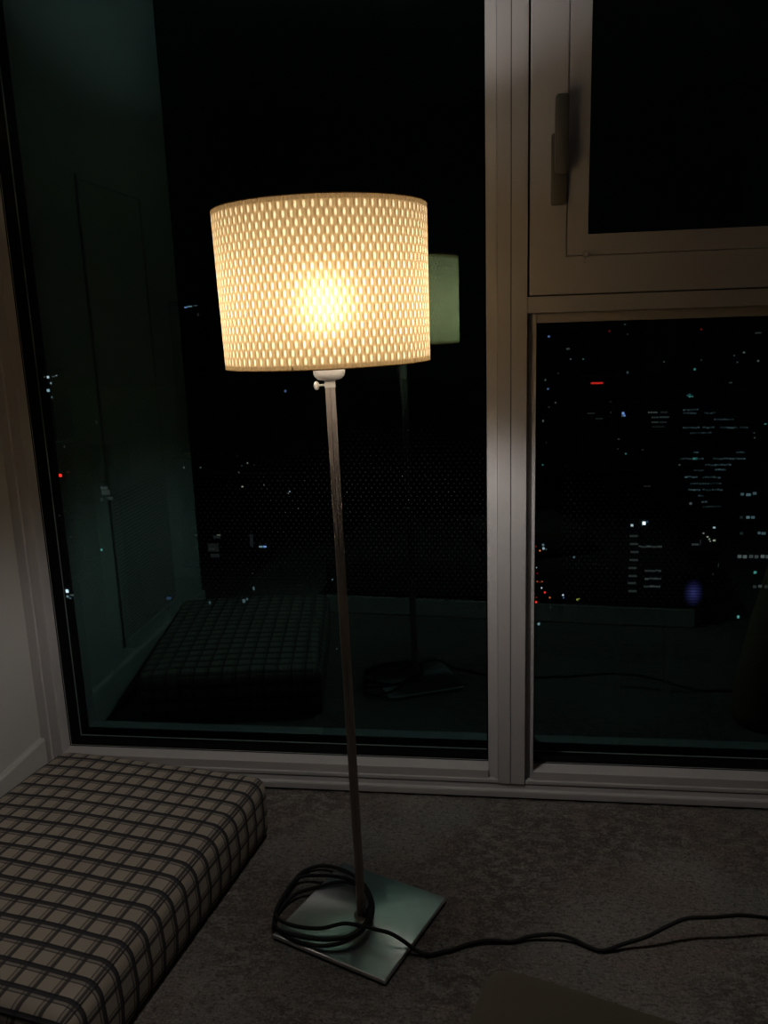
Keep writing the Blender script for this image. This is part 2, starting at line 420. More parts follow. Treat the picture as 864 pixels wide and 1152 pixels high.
# ------------------------------------------------------------------ rug
b = bmnew(); nx, ny = 150, 120; X0, X1, Y0, Y1 = .0, 2.75, -2.5, -.0155
vs = [[b.verts.new((X0 + (X1 - X0) * i / nx, Y0 + (Y1 - Y0) * j / ny + (.0018 * math.sin(i * 2.1) + .0012 * math.sin(i * 5.3) if j in (0, ny) else 0),
       (-.0012 + .0012 * noise.noise(Vector((i * .9, j * .9, 0)))) if 0 < j < ny else -.0025)) for j in range(ny + 1)] for i in range(nx + 1)]
for i in range(nx):
    for j in range(ny): b.faces.new((vs[i][j], vs[i + 1][j], vs[i + 1][j + 1], vs[i][j + 1]))
ed = [vs[i][0] for i in range(nx + 1)] + [vs[nx][j] for j in range(1, ny + 1)] + [vs[i][ny] for i in range(nx - 1, -1, -1)] + [vs[0][j] for j in range(ny - 1, 0, -1)]
lo = [b.verts.new((v.co.x, v.co.y, -.008)) for v in ed]
for i in range(len(ed)): b.faces.new((ed[i], lo[i], lo[(i + 1) % len(ed)], ed[(i + 1) % len(ed)]))
b.faces.new(lo)
tag(mesh_obj('rug', b, M['rug'], smooth=True), 'mottled grey and brown distressed rug covering the floor up to the window sill', 'rug')

# ------------------------------------------------------------------ plaid floor cushion
O = Vector((.657, -.213, 0)); RZ = math.radians(-9.3)
Wd, Ln, Hh = .585, .765, .158
# local frame: x runs left->right (0 at the right edge is x=0, left edge x=-Wd), y towards the window (back edge 0)
cu = empty('plaid_floor_cushion', (O.x, O.y, 0), 'thick cream and dark blue plaid floor cushion in the left corner by the window', 'floor cushion', rz=RZ)
def cushion_point(u, v, w_):
    """u across 0..1, v along 0..1, w up 0..1 on the surface of a box -> rounded soft box"""
    hx, hy, hz = Wd / 2, Ln / 2, Hh / 2; r = .030
    p = Vector(((u - .5) * 2 * hx, (v - .5) * 2 * hy, (w_ - .5) * 2 * hz))
    q = Vector((max(-hx + r, min(hx - r, p.x)), max(-hy + r, min(hy - r, p.y)), max(-hz + r, min(hz - r, p.z))))
    d = p - q
    if d.length > 1e-6: p = q + d.normalized() * r
    a, c_ = (u - .5) * 2, (v - .5) * 2
    k = (1 - a * a) * (1 - c_ * c_)
    side = 1 - abs(w_ - .5) * 2
    if w_ > .5: p.z += .010 * k * (w_ - .5) * 2 - .004 * (a * a * c_ * c_)
    s = .007 * side
    p.x += s * a * (1 - c_ ** 4); p.y += s * c_ * (1 - a ** 4)
    p += Vector((0, 0, 1)) * .0025 * noise.noise(p * 9)
    return p
b = bmnew(); uvl = b.loops.layers.uv.new('UVMap'); N1, N2, N3 = 52, 66, 20; cache = {}
def warp(t_, n, L):        # finer spacing near the edges
    x = t_ / n; return .5 - .5 * math.cos(PI * x) if n < 30 else x * .75 + .25 * (.5 - .5 * math.cos(PI * x))
def cv(i, j, k):
    key = (i, j, k)
    if key not in cache:
        cache[key] = b.verts.new(cushion_point(warp(i, N1, 0), warp(j, N2, 0), warp(k, N3, 0)) + Vector((-Wd / 2, -Ln / 2, Hh / 2 + .0)))
    return cache[key]
def face(keys, fn):
    f = b.faces.new([cv(*k) for k in keys])
    for l, k in zip(f.loops, keys):
        x, y, z = (1 - warp(k[0], N1, 0)) * Wd, (1 - warp(k[1], N2, 0)) * Ln, warp(k[2], N3, 0) * Hh
        l[uvl].uv = fn(x, y, z)
for i in range(N1):
    for j in range(N2):
        face([(i, j, N3), (i + 1, j, N3), (i + 1, j + 1, N3), (i, j + 1, N3)], lambda x, y, z: (x, y))
        face([(i, j, 0), (i, j + 1, 0), (i + 1, j + 1, 0), (i + 1, j, 0)], lambda x, y, z: (x, y))
for i in range(N1):
    for k in range(N3):
        face([(i, 0, k), (i + 1, 0, k), (i + 1, 0, k + 1), (i, 0, k + 1)], lambda x, y, z: (x, Ln + (Hh - z)))
        face([(i, N2, k), (i, N2, k + 1), (i + 1, N2, k + 1), (i + 1, N2, k)], lambda x, y, z: (x, -(Hh - z)))
for j in range(N2):
    for k in range(N3):
        face([(0, j, k), (0, j, k + 1), (0, j + 1, k + 1), (0, j + 1, k)], lambda x, y, z: (Wd + (Hh - z), y))
        face([(N1, j, k), (N1, j + 1, k), (N1, j + 1, k + 1), (N1, j, k + 1)], lambda x, y, z: (-(Hh - z) + .008, y))
mesh_obj('cover', b, M['plaid'], cu, smooth=True)
def piping(zf):
    pts = []; q = .992
    n = 30
    for a in range(n): pts.append((a / n, 0))
    for a in range(n): pts.append((1, a / n))
    for a in range(n): pts.append((1 - a / n, 1))
    for a in range(n): pts.append((0, 1 - a / n))
    out = []
    for u, v in pts + [pts[0]]:
        p = cushion_point(u, v, 1.0) + Vector((-Wd / 2, -Ln / 2, Hh / 2)); c = Vector((-Wd / 2, -Ln / 2, p.z))
        out.append(p)
    return out
b = bmnew(); tube(b, piping(1), .0022, 8); uvl = b.loops.layers.uv.new('UVMap')
for f in b.faces:
    for l in f.loops: l[uvl].uv = (-l.vert.co.x, -l.vert.co.y)
mesh_obj('piping', b, M['plaid'], cu, smooth=True)

# ------------------------------------------------------------------ floor lamp
LX, LY = .9225, -.4955
lamp = empty('floor_lamp', (LX, LY, 0), 'lit floor lamp with woven cream drum shade, steel pole and square steel base', 'floor lamp')
LEAN = Matrix(((1, 0, -.0130), (0, 1, -.0060), (.0130, .0060, 1)))
def lean(o): 
    for v in o.data.vertices: v.co = LEAN @ v.co
    return o
# base plate
b = bmnew(); hw = .131; vs = box(b, -hw, hw, -hw, hw, .002, .011)
o = mesh_obj('base_plate', b, M['base'], lamp, bevel=.0025); o.rotation_euler = (0, 0, math.radians(-22.5)); o['label'] = 'square brushed steel plate'
for sx in (-1, 1):
    for sy in (-1, 1):
        b = bmnew(); bmesh.ops.create_cone(b, cap_ends=True, segments=20, radius1=.010, radius2=.010, depth=.0018, matrix=Matrix.Translation((sx * .105, sy * .105, .0011)))
        o = mesh_obj('felt_foot', b, M['gasket'], lamp); o.rotation_euler = (0, 0, math.radians(-22.5))
# foot collar on the plate
b = bmnew(); lathe(b, [(.0, .011), (.0155, .011), (.0155, .0135), (.0135, .0155), (.0, .0155)], 32); lean(mesh_obj('foot_collar', b, M['pole'], lamp, smooth=True, angle=.6))
# fluted square pole
def fluted(b, z0, z1, hw_, rings=24, dg=.0010):
    prof = []
    for side in range(4):
        a = side * PI / 2 + math.radians(12)
        for s in (-.86, -.62, -.42, -.38, -.12, -.08, .08, .12, .38, .42, .62, .86):
            g = dg if abs(s) in (.42 - .0, .38, .08, .12) and abs(s) in (.08,) or abs(s) == .40 else 0
            x, y = s * hw_, -hw_ + g
            prof.append((x * math.cos(a) - y * math.sin(a), x * math.sin(a) + y * math.cos(a)))
    R = [[b.verts.new((x, y, z0 + (z1 - z0) * i / rings)) for x, y in prof] for i in range(rings + 1)]
    n = len(prof)
    for A, B in zip(R, R[1:]):
        for k in range(n): b.faces.new((A[k], A[(k + 1) % n], B[(k + 1) % n], B[k]))
    b.faces.new(R[0][::-1]); b.faces.new(R[-1])
b = bmnew(); fluted(b, .018, 1.102, .0089); lean(mesh_obj('pole', b, M['pole'], lamp, smooth=True, angle=.5))
# clamp collar with its thumb screw
b = bmnew(); fluted(b, 1.0945, 1.1085, .0098, 3, 0); lean(mesh_obj('clamp_collar', b, M['satin'], lamp, smooth=True, angle=.5))
b = bmnew(); sd = Vector((-math.cos(math.radians(12)), -math.sin(math.radians(12)), 0)); c0 = Vector((0, 0, 1.0990))
tube(b, [c0 + sd * .008, c0 + sd * .022], .0022, 12)
bmesh.ops.create_uvsphere(b, u_segments=20, v_segments=14, radius=1, matrix=Matrix.Translation(c0 + sd * .0235 + Vector((0, 0, -.0004))) @ Matrix.Rotation(math.radians(12), 4, 'Z') @ Matrix.Diagonal((.0052, .0030, .0080, 1)))
lean(mesh_obj('thumb_screw', b, M['satin'], lamp, smooth=True, angle=.9))
# bell cup under the shade, socket, bulb
b = bmnew(); lathe(b, [(.0, 1.1075), (.016, 1.1075), (.0215, 1.1092), (.0262, 1.1135), (.0282, 1.1195), (.0287, 1.142), (.0275, 1.144), (.0, 1.144)], 48); lean(mesh_obj('bell_cup', b, M['satin'], lamp, smooth=True, angle=.8))
b = bmnew(); lathe(b, [(.0, 1.143), (.019, 1.143), (.019, 1.185), (.0205, 1.187), (.0205, 1.195), (.0, 1.195)], 32); lean(mesh_obj('socket', b, M['gasket'], lamp, smooth=True, angle=.6))
b = bmnew(); pr = [(.0, 1.194), (.013, 1.194), (.013, 1.208)]
for i in range(11):
    a = math.radians(-60 + 150 * i / 10); pr.append((.030 * math.cos(a), 1.245 + .030 * math.sin(a)))
pr[-1] = (0, 1.275); lathe(b, pr, 24); bl = lean(mesh_obj('bulb', b, M['bulb'], lamp, smooth=True)); bl['label'] = 'glowing light bulb'
# shade
ZB0, ZT0, RB, RT = 1.1352, 1.3945, .1792, .1822
sh_seg, sh_r = 172, 40
b = bmnew(); uvl = b.loops.layers.uv.new('UVMap')
R = []
for i in range(sh_r + 1):
    s = i / sh_r; z = ZB0 + (ZT0 - ZB0) * s; r = RB + (RT - RB) * s
    R.append([b.verts.new((r * math.cos(2 * PI * k / sh_seg), r * math.sin(2 * PI * k / sh_seg), z)) for k in range(sh_seg)])
for i in range(sh_r):
    for k in range(sh_seg):
        f = b.faces.new((R[i][k], R[i][(k + 1) % sh_seg], R[i + 1][(k + 1) % sh_seg], R[i + 1][k]))
        hemr = .6
        for l, (kk, ii) in zip(f.loops, ((k, i), (k + 1, i), (k + 1, i + 1), (k, i + 1))):
            l[uvl].uv = (kk / sh_seg * NC, -hemr + ii / sh_r * (NR + 2 * hemr))
shade = lean(mesh_obj('lamp_shade', b, M['shade'], lamp, smooth=True)); shade['label'] = 'woven cream drum shade'
for nm, rr, zz in (('shade_rim', RT, ZT0), ('shade_rim', RB, ZB0)):
    b = bmnew(); n = 120; tb = 10; rg = []
    for k in range(n):
        a = 2 * PI * k / n; rg.append([b.verts.new(((rr + .0008 * math.cos(2 * PI * q / tb)) * math.cos(a), (rr + .0008 * math.cos(2 * PI * q / tb)) * math.sin(a), zz + .0010 * math.sin(2 * PI * q / tb))) for q in range(tb)])
    for k in range(n):
        for q in range(tb): b.faces.new((rg[k][q], rg[(k + 1) % n][q], rg[(k + 1) % n][(q + 1) % tb], rg[k][(q + 1) % tb]))
    lean(mesh_obj(nm, b, M['rim'] if 'rim' in M else simple('tan_shade_hem', (.42, .25, .11), .8, nscale=300), shade, smooth=True))
b = bmnew()
for k in range(3):
    a = 2 * PI * k / 3 + .4; tube(b, [(.018 * math.cos(a), .018 * math.sin(a), 1.190), (.10 * math.cos(a), .10 * math.sin(a), 1.165), (RB * math.cos(a), RB * math.sin(a), 1.139)], .0012, 8)
lean(mesh_obj('shade_spider', b, M['satin'], lamp, smooth=True))

# ------------------------------------------------------------------ power cord of the lamp
def c2(x, y): return 280 + x / 3.086, 860 + y / 3.086
def c7(x, y): return 500 + x / 2.374, 820 + y / 2.374
raw = [(402, 525, .016), (424, 475, .018), (402, 432, .022), (330, 408, .020), (240, 425, .017), (160, 452, .012), (105, 510, .006), (92, 560, .008), (120, 592, .012), (180, 618, .015), (255, 630, .018), (335, 614, .022), (392, 578, .024),
       (426, 530, .022), (428, 475, .026), (395, 412, .030), (330, 368, .018), (255, 352, .010), (190, 371, .008), (145, 420, .012), (100, 500, .012), (88, 555, .014), (118, 580, .018), (190, 600, .022), (280, 608, .026), (355, 592, .030), (408, 545, .032),
       (420, 480, .034), (394, 425, .034), (330, 394, .026), (240, 385, .018), (168, 396, .014), (122, 455, .018), (92, 515, .020), (112, 543, .020), (170, 563, .021), (250, 569, .023), (330, 552, .028), (395, 562, .034), (440, 573, .040), (490, 586, .040), (535, 612, .028), (580, 645, .010), (625, 660, .0045), (680, 648, .004)]
pts = [at(*c2(x, y), 2, z) for x, y, z in raw]
tr_ = [(20, 590, .004), (60, 576, .004), (115, 565, .006), (180, 568, .004), (230, 554, .008), (290, 549, .012), (340, 560, .008), (385, 582, .004), (425, 592, .004), (480, 574, .010), (540, 555, .020), (600, 525, .034), (650, 506, .043), (720, 503, .044), (790, 498, .044), (870, 506, .034), (960, 522, .018), (1060, 545, .004), (1200, 560, .004), (1400, 500, .004)]
pts += [at(*c7(x, y), 2, z) for x, y, z in tr_]
pts[0] = Vector((LX + .008, LY - .012, .018))
b = bmnew(); tube(b, spline(pts, 7), .0039, 10, flat=1.0)
tag(mesh_obj('power_cord', b, M['cable'], smooth=True), 'black power cord coiled on the steel lamp base and trailing right across the rug', 'power cord')

# ------------------------------------------------------------------ access panel with grille on the left wall (seen in the glass)
pn = empty('wall_panel', (WX, -.56, .17), 'tall white wall panel with a slatted vent, on the left wall, mirrored in the glass', 'wall panel')
b = bmnew(); rframe_pts = None
def wbox(b, y0, y1, z0, z1, x0, x1): box(b, x0, x1, y0, y1, z0, z1)
y0, y1 = -.245, .225
b = bmnew(); wbox(b, y0, y0 + .012, 0, 1.50, 0, .010); wbox(b, y1 - .012, y1, 0, 1.50, 0, .010); wbox(b, y0 + .012, y1 - .012, 0, .012, 0, .010); wbox(b, y0 + .012, y1 - .012, 1.488, 1.50, 0, .010); wbox(b, y0 + .012, y1 - .012, .515, .530, 0, .010)
mesh_obj('frame', b, M['panel'], pn, bevel=.001)
b = bmnew(); wbox(b, y0 + .017, y1 - .017, .535, 1.483, 0, .006); mesh_obj('access_door', b, M['panel'], pn, bevel=.001)
b = bmnew(); wbox(b, y0 + .013, y1 - .013, .013, .514, .0003, .0012); mesh_obj('vent_back', b, M['handle'], pn)
b = bmnew()
for k in range(41):
    z = .0165 + k * .0121
    P = [(.0015, z), (.005, z + .0085), (.006, z + .0098), (.0025, z + .0098)]
    A = [b.verts.new((x, y0 + .013, q)) for x, q in P]; B = [b.verts.new((x, y1 - .013, q)) for x, q in P]
    for i in range(4): b.faces.new((A[i], A[(i + 1) % 4], B[(i + 1) % 4], B[i]))
    b.faces.new(A[::-1]); b.faces.new(B)
mesh_obj('vent_grille', b, M['panel'], pn)

# ------------------------------------------------------------------ sofa behind the camera's lower edge, cushion on it, bolster
sf = empty('low_daybed', (1.22, -1.09, .001), 'low dark brown backless daybed on a pale plinth, mirrored in the window glass', 'daybed', rz=math.radians(5))
def soft_box(b, hx, hy, z0, z1, r, n=20, crown=.01, lump=.004, seed=0):
    cache = {}; hz = (z1 - z0) / 2; zc = (z0 + z1) / 2
    def V_(i, j, k):
        if (i, j, k) in cache: return cache[(i, j, k)]
        w_ = lambda t_: -math.cos(PI * t_ / n)
        p = Vector((w_(i) * hx, w_(j) * hy, w_(k) * hz)); q = Vector([max(-h + r, min(h - r, c)) for c, h in zip(p, (hx, hy, hz))])
        d = p - q
        if d.length > 1e-7: p = q + d.normalized() * min(r, d.length)
        p.z += crown * (1 - w_(i) ** 2) * (1 - w_(j) ** 2) * w_(k) + lump * noise.noise(p * 7 + Vector((seed, 0, 0)))
        cache[(i, j, k)] = b.verts.new(p + Vector((0, 0, zc))); return cache[(i, j, k)]
    for i in range(n):
        for j in range(n):
            for k in (0, n):
                b.faces.new((V_(i, j, k), V_(i + 1, j, k), V_(i + 1, j + 1, k), V_(i, j + 1, k)))
                b.faces.new((V_(i, k, j), V_(i + 1, k, j), V_(i + 1, k, j + 1), V_(i, k, j + 1)))
                b.faces.new((V_(k, i, j), V_(k, i + 1, j), V_(k, i + 1, j + 1), V_(k, i, j + 1)))
b = bmnew(); box(b, -.75, .75, -.82, -.012, .0, .075); mesh_obj('plinth', b, M['plinth'], sf, bevel=.004)
for sx in (-.376, .376):
    b = bmnew(); soft_box(b, .374, .41, .0755, .262, .04, 18, seed=sx); mesh_obj('seat_cushion', b, M['sofa'], sf, smooth=True, loc=(sx, -.415, 0))

# olive cushion whose corner rises into view at the bottom edge
b = bmnew(); soft_box(b, .20, .19, 0, .10, .032, 26, crown=.012, lump=.006, seed=3)
oc = tag(mesh_obj('olive_cushion', b, M['olive'], smooth=True, loc=(1.326, -1.257, .284)), 'dark olive brown fabric cushion with one corner showing at the bottom edge', 'cushion')
oc.rotation_euler = (0, 0, math.radians(-17))

b = bmnew(); bp = [Vector((1.99, -.26, .10)), Vector((2.03, -.27, .30)), Vector((2.08, -.28, .50)), Vector((2.14, -.29, .72))]
bp = spline(bp, 6)
tube(b, [Vector((1.987, -.259, .002)), Vector((1.987, -.259, .012))] + [p for p in [Vector((1.988, -.259, .04))] + bp] + [bp[-1] + Vector((.008, 0, .03)), bp[-1] + Vector((.010, 0, .042))], .085, 28,
     rfun=lambda s: .085 * min(1, .62 + s * 9) * (1 if s < .9 else max(.3, 1 - (s - .9) * 6)))
tag(mesh_obj('brown_bolster', b, M['bolster'], smooth=True), 'tall brown canvas bolster leaning right, mirrored in the lower right glass', 'bolster')

# ------------------------------------------------------------------ the city outside, far below the window
b = bmnew(); box(b, -900, 900, 20, 1500, -96, -95); struct('ground', b, M['asphalt'], 'dark city ground far below the window', 'ground')
C = {'white': (.75, .85, 1.0), 'cool': (.45, .70, .85), 'blue': (.25, .42, 1.0), 'red': (1.0, .03, .02), 'amber': (1.0, .22, .05), 'teal': (.2, .8, .75),
     'warm': (.85, .85, .70), 'violet': (.10, .10, .45), 'yellow': (.7, .75, .1), 'grey': (.5, .58, .6)}
EM = {}
def violet_glow(s):
    """soft violet glow painted as emission fading outwards, with darker stripes across"""
    t = NT('violet_painted_glow'); tc = t.node('ShaderNodeTexCoord'); sp = t.node('ShaderNodeSeparateXYZ'); t.link(tc.outputs['Generated'], sp.inputs[0])
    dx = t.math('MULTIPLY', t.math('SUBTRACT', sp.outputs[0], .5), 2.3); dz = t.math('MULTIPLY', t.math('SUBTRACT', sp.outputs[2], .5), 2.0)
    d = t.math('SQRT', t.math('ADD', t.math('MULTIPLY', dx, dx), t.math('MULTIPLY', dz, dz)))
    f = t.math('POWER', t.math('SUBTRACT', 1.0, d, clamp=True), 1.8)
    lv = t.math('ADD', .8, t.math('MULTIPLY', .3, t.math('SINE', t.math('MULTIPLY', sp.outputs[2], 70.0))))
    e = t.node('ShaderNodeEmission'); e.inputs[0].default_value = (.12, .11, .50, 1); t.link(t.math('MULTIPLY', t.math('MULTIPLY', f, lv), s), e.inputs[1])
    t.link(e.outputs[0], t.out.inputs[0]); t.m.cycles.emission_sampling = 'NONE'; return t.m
def em(c, s):
    s = round(s * (.44 if c in ('grey', 'cool') else .8), 3)
    k = (c, s)
    if c == 'violet_glow' and k not in EM: EM[k] = violet_glow(s)
    if k not in EM: EM[k] = lamp_mat('%s_light' % c, C[c], s)
    return EM[k]
def tower(name, label, D, px0, px1, ptop, lights, depth=None, group=None, cat='building'):
    """tower whose near facade stands D metres beyond the window; lights = (px, py, w, h, colour, strength)"""
    a, c_ = at(px0, (ptop + 600) / 2, 1, D), at(px1, (ptop + 600) / 2, 1, D); top = at((px0 + px1) / 2, ptop, 1, D).z
    xm = (a.x + c_.x) / 2; hw = abs(c_.x - a.x) / 2
    depth = depth or D * .045
    rt = empty(name, (xm, D, -95), label, cat, group)
    b = bmnew(); box(b, -hw, hw, .15, depth, 0, top + 95)
    fl = 3.6; k = int((top + 95) / fl)
    for i in range(1, k): box(b, -hw - .12, hw + .12, .05, .16, i * fl - .25, i * fl)
    mesh_obj('facade', b, M['concrete'], rt)
    for px, py, w_, h_, col, s in lights:
        p = at(px, py, 1, D - .05); k = (p - CAM).length / CF
        b = bmnew(); box(b, -w_ * k / 2, w_ * k / 2, -.05, .04, -h_ * k / 2, h_ * k / 2)
        mesh_obj('lit_window', b, em(col, s), rt, loc=(p.x - xm, p.y - D, p.z + 95))
random.seed(11)
L = []
for y in (603, 612, 621, 630, 639, 648, 656, 665): L.append((713 + random.uniform(-1, 1) - (0 if y < 636 else 1.5), y, 8.5, 2.2, 'grey', .10))
for y, x0, x1 in ((615, 721, 745), (642, 725, 744), (651, 725, 744), (660, 724, 743)):
    x = x0
    while x < x1 - 2:
        ww = random.uniform(3, 8); ww = min(ww, x1 - x); L.append((x + ww / 2, y + random.uniform(-.4, .4), ww - .8, 1.9, 'grey', random.choice((.10, .14, .18)))); x += ww
L += [(724.5, 588.6, 3.2, 3.4, 'white', 3.0), (711, 591, 2.6, 2.4, 'white', .9), (728, 587, 2, 2, 'blue', .15), (720, 614.5, 3, 1.6, 'grey', .12)]
tower('office_tower', 'office tower with stacked short lit floors under two bright white lights', 150, 704, 752, 584, L)
L = []
rows = [(461, 768, 786, .10), (465, 768, 784, .07), (464.5, 792, 806, .07), (472, 803, 826, .07), (481, 768, 788, .10), (481, 790, 804, .08), (481, 810, 830, .09), (481, 832, 842, .07), (487, 776, 802, .05),
        (509, 780, 787, .09), (509, 828, 838, .06), (516, 765, 792, .08), (516, 802, 839, .10), (523, 793, 824, .12), (529, 780, 792, .06), (528, 804, 817, .12), (536.5, 770, 785, .16), (537, 790, 812, .09), (544, 776, 812, .05), (551, 774, 788, .20), (551, 790, 815, .08), (558, 785, 792, .06), (564.5, 789, 797, .09), (570, 790, 812, .05)]
for y, x0, x1, s in rows:
    x = x0
    while x < x1 - 1.5:
        ww = min(random.uniform(2.0, 4.6), x1 - x); L.append((x + ww / 2, y + random.uniform(-.4, .4), max(1, ww - .9), 1.7, 'cool', round(s * random.choice((.6, 1, 1.5)), 2))); x += ww
L += [(777, 566.5, 2.6, 2.6, 'grey', .3), (764.5, 523, 1.6, 1.6, 'grey', .25), (782, 516, 5, 2.2, 'teal', .22), (776, 446, 2.2, 2, 'teal', .25), (779, 446, 1.6, 1.8, 'teal', .15), (773.5, 445, 1.6, 1.4, 'teal', .12), (776, 443.6, 3, .9, 'teal', .12)]
tower('office_tower', 'wide office block with many rows of dim bluish windows', 260, 762, 843, 440, L)
L = []
for y, x0, x1, s in ((464, 729, 741, .2), (463.8, 743, 752, .07), (469.5, 733, 740, .13), (469.3, 742, 752, .14), (475, 733, 740, .13), (475, 742, 749, .08), (480, 734, 748, .04)):
    x = x0
    while x < x1 - 1: L.append((x + 1.1, y, 2.0, 1.7, 'grey', s)); x += 2.8
tower('office_tower', 'slim tower with three short rows of pale windows', 330, 724, 756, 456, L)
L = []
for x, y, w_, s, c_ in ((835, 556, 3, .25, 'cool'), (842, 556.5, 4.5, .35, 'cool'), (849, 555, 3.5, .25, 'cool'), (834, 582, 3, .05, 'cool'), (841.5, 582, 3.2, .45, 'cool'), (847, 582, 3.4, .28, 'cool'), (834, 600, 3, .05, 'cool'), (854, 599.5, 2.5, .3, 'cool'), (859, 600, 4, .25, 'cool'), (849.5, 644, 2.6, .4, 'teal'), (849, 660, 3, .12, 'grey'), (855, 659.5, 3.4, .22, 'grey'), (862, 660, 2.4, .10, 'grey'), (830.5, 694, 2, .6, 'teal')):
    L.append((x, y, w_, 2.6, c_, s))
for i, x in enumerate((832, 838, 845, 851, 858, 863.5)): L.append((x, 626 + (i % 2) * .3, 3.6, 3.2, 'grey', (.38, .42, .2, .2, .42, .25)[i]))
tower('office_tower', 'near dark tower at the right edge with a row of bright windows', 90, 824, 905, 540, L)
L = [(780, 667, 26, 34, 'violet_glow', .42)] or [(780, 668, 7, 9, 'violet', .35), (780, 660, 5, 4, 'violet', .16), (777, 674, 6, 4, 'violet', .14), (786, 667, 4, 8, 'violet', .10), (773, 667, 4, 8, 'violet', .08), (780, 680, 5, 4, 'violet', .07), (781, 652, 6, 5, 'violet', .04)]  # blurred violet glow, its fade painted into the emission of one quad
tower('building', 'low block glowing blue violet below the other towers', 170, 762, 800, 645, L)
L = [(803.5, 593.5, 2.4, 1.8, 'white', .7), (791.5, 600, 1.6, 1.4, 'warm', .3), (796, 604, 1.8, 1.4, 'warm', .5), (798, 606.5, 1.6, 1.4, 'warm', .4), (803.5, 608, 2.4, 1.6, 'warm', .6), (799, 609, 1.2, 1.2, 'warm', .3), (782, 612.5, 7, 2, 'grey', .14), (788, 610, 1, 6, 'grey', .06), (809, 636, 2, 5, 'grey', .10), (802, 646, 1.6, 2, 'grey', .05)]
tower('building', 'low building with small warm scattered lights beside the near tower', 210, 776, 818, 590, L)
L = [(671.5, 431, 12.5, 1.9, 'red', .9), (665, 465, 8, 1.3, 'grey', .06), (674, 471, 8, 1.3, 'grey', .05), (691, 464, 8, 1.6, 'grey', .10), (688, 452, 5, 1.2, 'grey', .04)]
tower('office_tower', 'dark tower carrying a short red light bar near its top', 300, 655, 699, 424, L)
L = [(701, 465, 2.4, 2.6, 'blue', 1.0), (702.5, 467.5, 2, 1.8, 'blue', .8), (700, 468, 1.2, 1.2, 'cool', .4), (696, 494, 2.2, 1.2, 'grey', .15), (704, 510.5, 1.6, 1.6, 'teal', .25), (723, 506, 2.4, 1, 'grey', .08), (728, 547, 7, 1.6, 'grey', .05), (695, 505, 1, 1, 'grey', .15)]
tower('office_tower', 'dark tower marked by one blue light', 280, 692, 723, 455, L)
def scatter(label, D, x0, x1, top, pts):
    tower('building', label, D, x0, x1, top, pts)
scatter('distant building with faint scattered lights behind the upper left of the city pane', 480, 604, 652, 372,
   [(617.5, 378.5, 2.2, 1.8, 'blue', .5), (639, 392.5, 3.6, 1.8, 'grey', .2), (642, 404, 1.6, 1.6, 'grey', .3), (656, 404, 1.6, 1.4, 'teal', .2), (628, 420, 1.2, 1.6, 'grey', .1), (613.5, 427.5, 1.4, 2.2, 'grey', .3), (616.5, 437.5, 2, 1.8, 'blue', .4), (625, 453, 1.6, 1.8, 'grey', .25), (617.5, 458, 1.6, 1.2, 'grey', .15), (611, 473.5, 1.6, 2.4, 'grey', .35), (610.5, 523, 1.4, 1.6, 'teal', .25), (656, 528, 1.2, 1.2, 'grey', .12), (614.5, 498, 1.2, 1.2, 'grey', .1)])
scatter('far dark building with a few specks between the left towers', 520, 653, 722, 362,
   [(685.5, 372.5, 1.4, 1.8, 'red', .3), (703, 365, 2, 1.4, 'grey', .15), (706, 376, 2, 1.2, 'grey', .1), (706, 419, 2.2, 2.6, 'cool', .14), (660, 466, 1.2, 1.2, 'grey', .2), (652, 430, 1.4, 1.2, 'grey', .12), (747, 407, 1.6, 1.4, 'grey', .2)])
scatter('far dark building with specks of light above the wide office block', 560, 765, 870, 358,
   [(789, 370.5, 1.6, 1.4, 'red', .3), (853, 374.5, 6, 1.2, 'grey', .12), (837, 396.5, 2, 1.6, 'grey', .4), (826, 400, 1.6, 1.2, 'grey', .2), (829.5, 407.5, 1.6, 1.2, 'grey', .2), (853, 406, 1.8, 1.8, 'grey', .35), (781.5, 415.5, 2, 2, 'teal', .3), (789, 405, 1.6, 1.2, 'grey', .12), (822, 430.5, 3.2, 1.2, 'grey', .14), (789, 439, 1.6, 1.2, 'grey', .12), (861, 477, 2, 1.2, 'teal', .3), (848.5, 487, 1.2, 1.2, 'grey', .2), (849, 492.5, 1.2, 1.2, 'grey', .25)])
# left pane
scatter('slim tower with a small cluster of white lights at the left edge', 200, 48, 66, 416,
   [(50, 424, 1.4, 1.6, 'grey', .2), (54, 424.3, 2.4, 2.4, 'white', .9), (60, 423.6, 3, 1, 'grey', .3), (63.5, 422.4, 1.4, 1, 'white', .5), (57.3, 431, 1.8, 1.8, 'white', .4), (54.3, 439.3, 3, 2.8, 'cool', 1.4), (58.5, 447, 1.4, 2, 'cool', .5), (65.3, 496, 1, 1.4, 'grey', .2)])
scatter('dark tower with a single red warning light at the left edge', 180, 66.5, 86, 498,
   [(68.0, 534.8, 3, 3, 'red', 2.2), (76.6, 531, 1.4, 1.4, 'red', .25), (72.5, 502.4, 1.2, 2, 'grey', .2), (67, 580, 1.2, 1.2, 'grey', .3), (80, 604, 1.2, 1.2, 'teal', .2)])
scatter('low building with a bright white light at the lower left of the glass', 160, 68, 86, 655,
   [(75.5, 665, 3, 3.4, 'white', 1.8), (76, 671, 2.4, 2.2, 'cool', .7), (81, 669.5, 4, 1.6, 'grey', .3), (79, 673, 2.6, 1.4, 'cool', .3)])
scatter('distant building with a pale lit sign half way up the left glass', 230, 104, 132, 500,
   [(108.5, 475, 1.4, 2.4, 'grey', .2), (107, 492, 1.2, 1.2, 'grey', .15), (117, 549, 8, 3, 'grey', .12), (119, 554, 9, 5, 'grey', .10), (124, 560.5, 6, 3.5, 'grey', .09), (114.5, 562, 3, 4, 'grey', .06), (114.2, 618.5, 2, 2.4, 'teal', .5)])
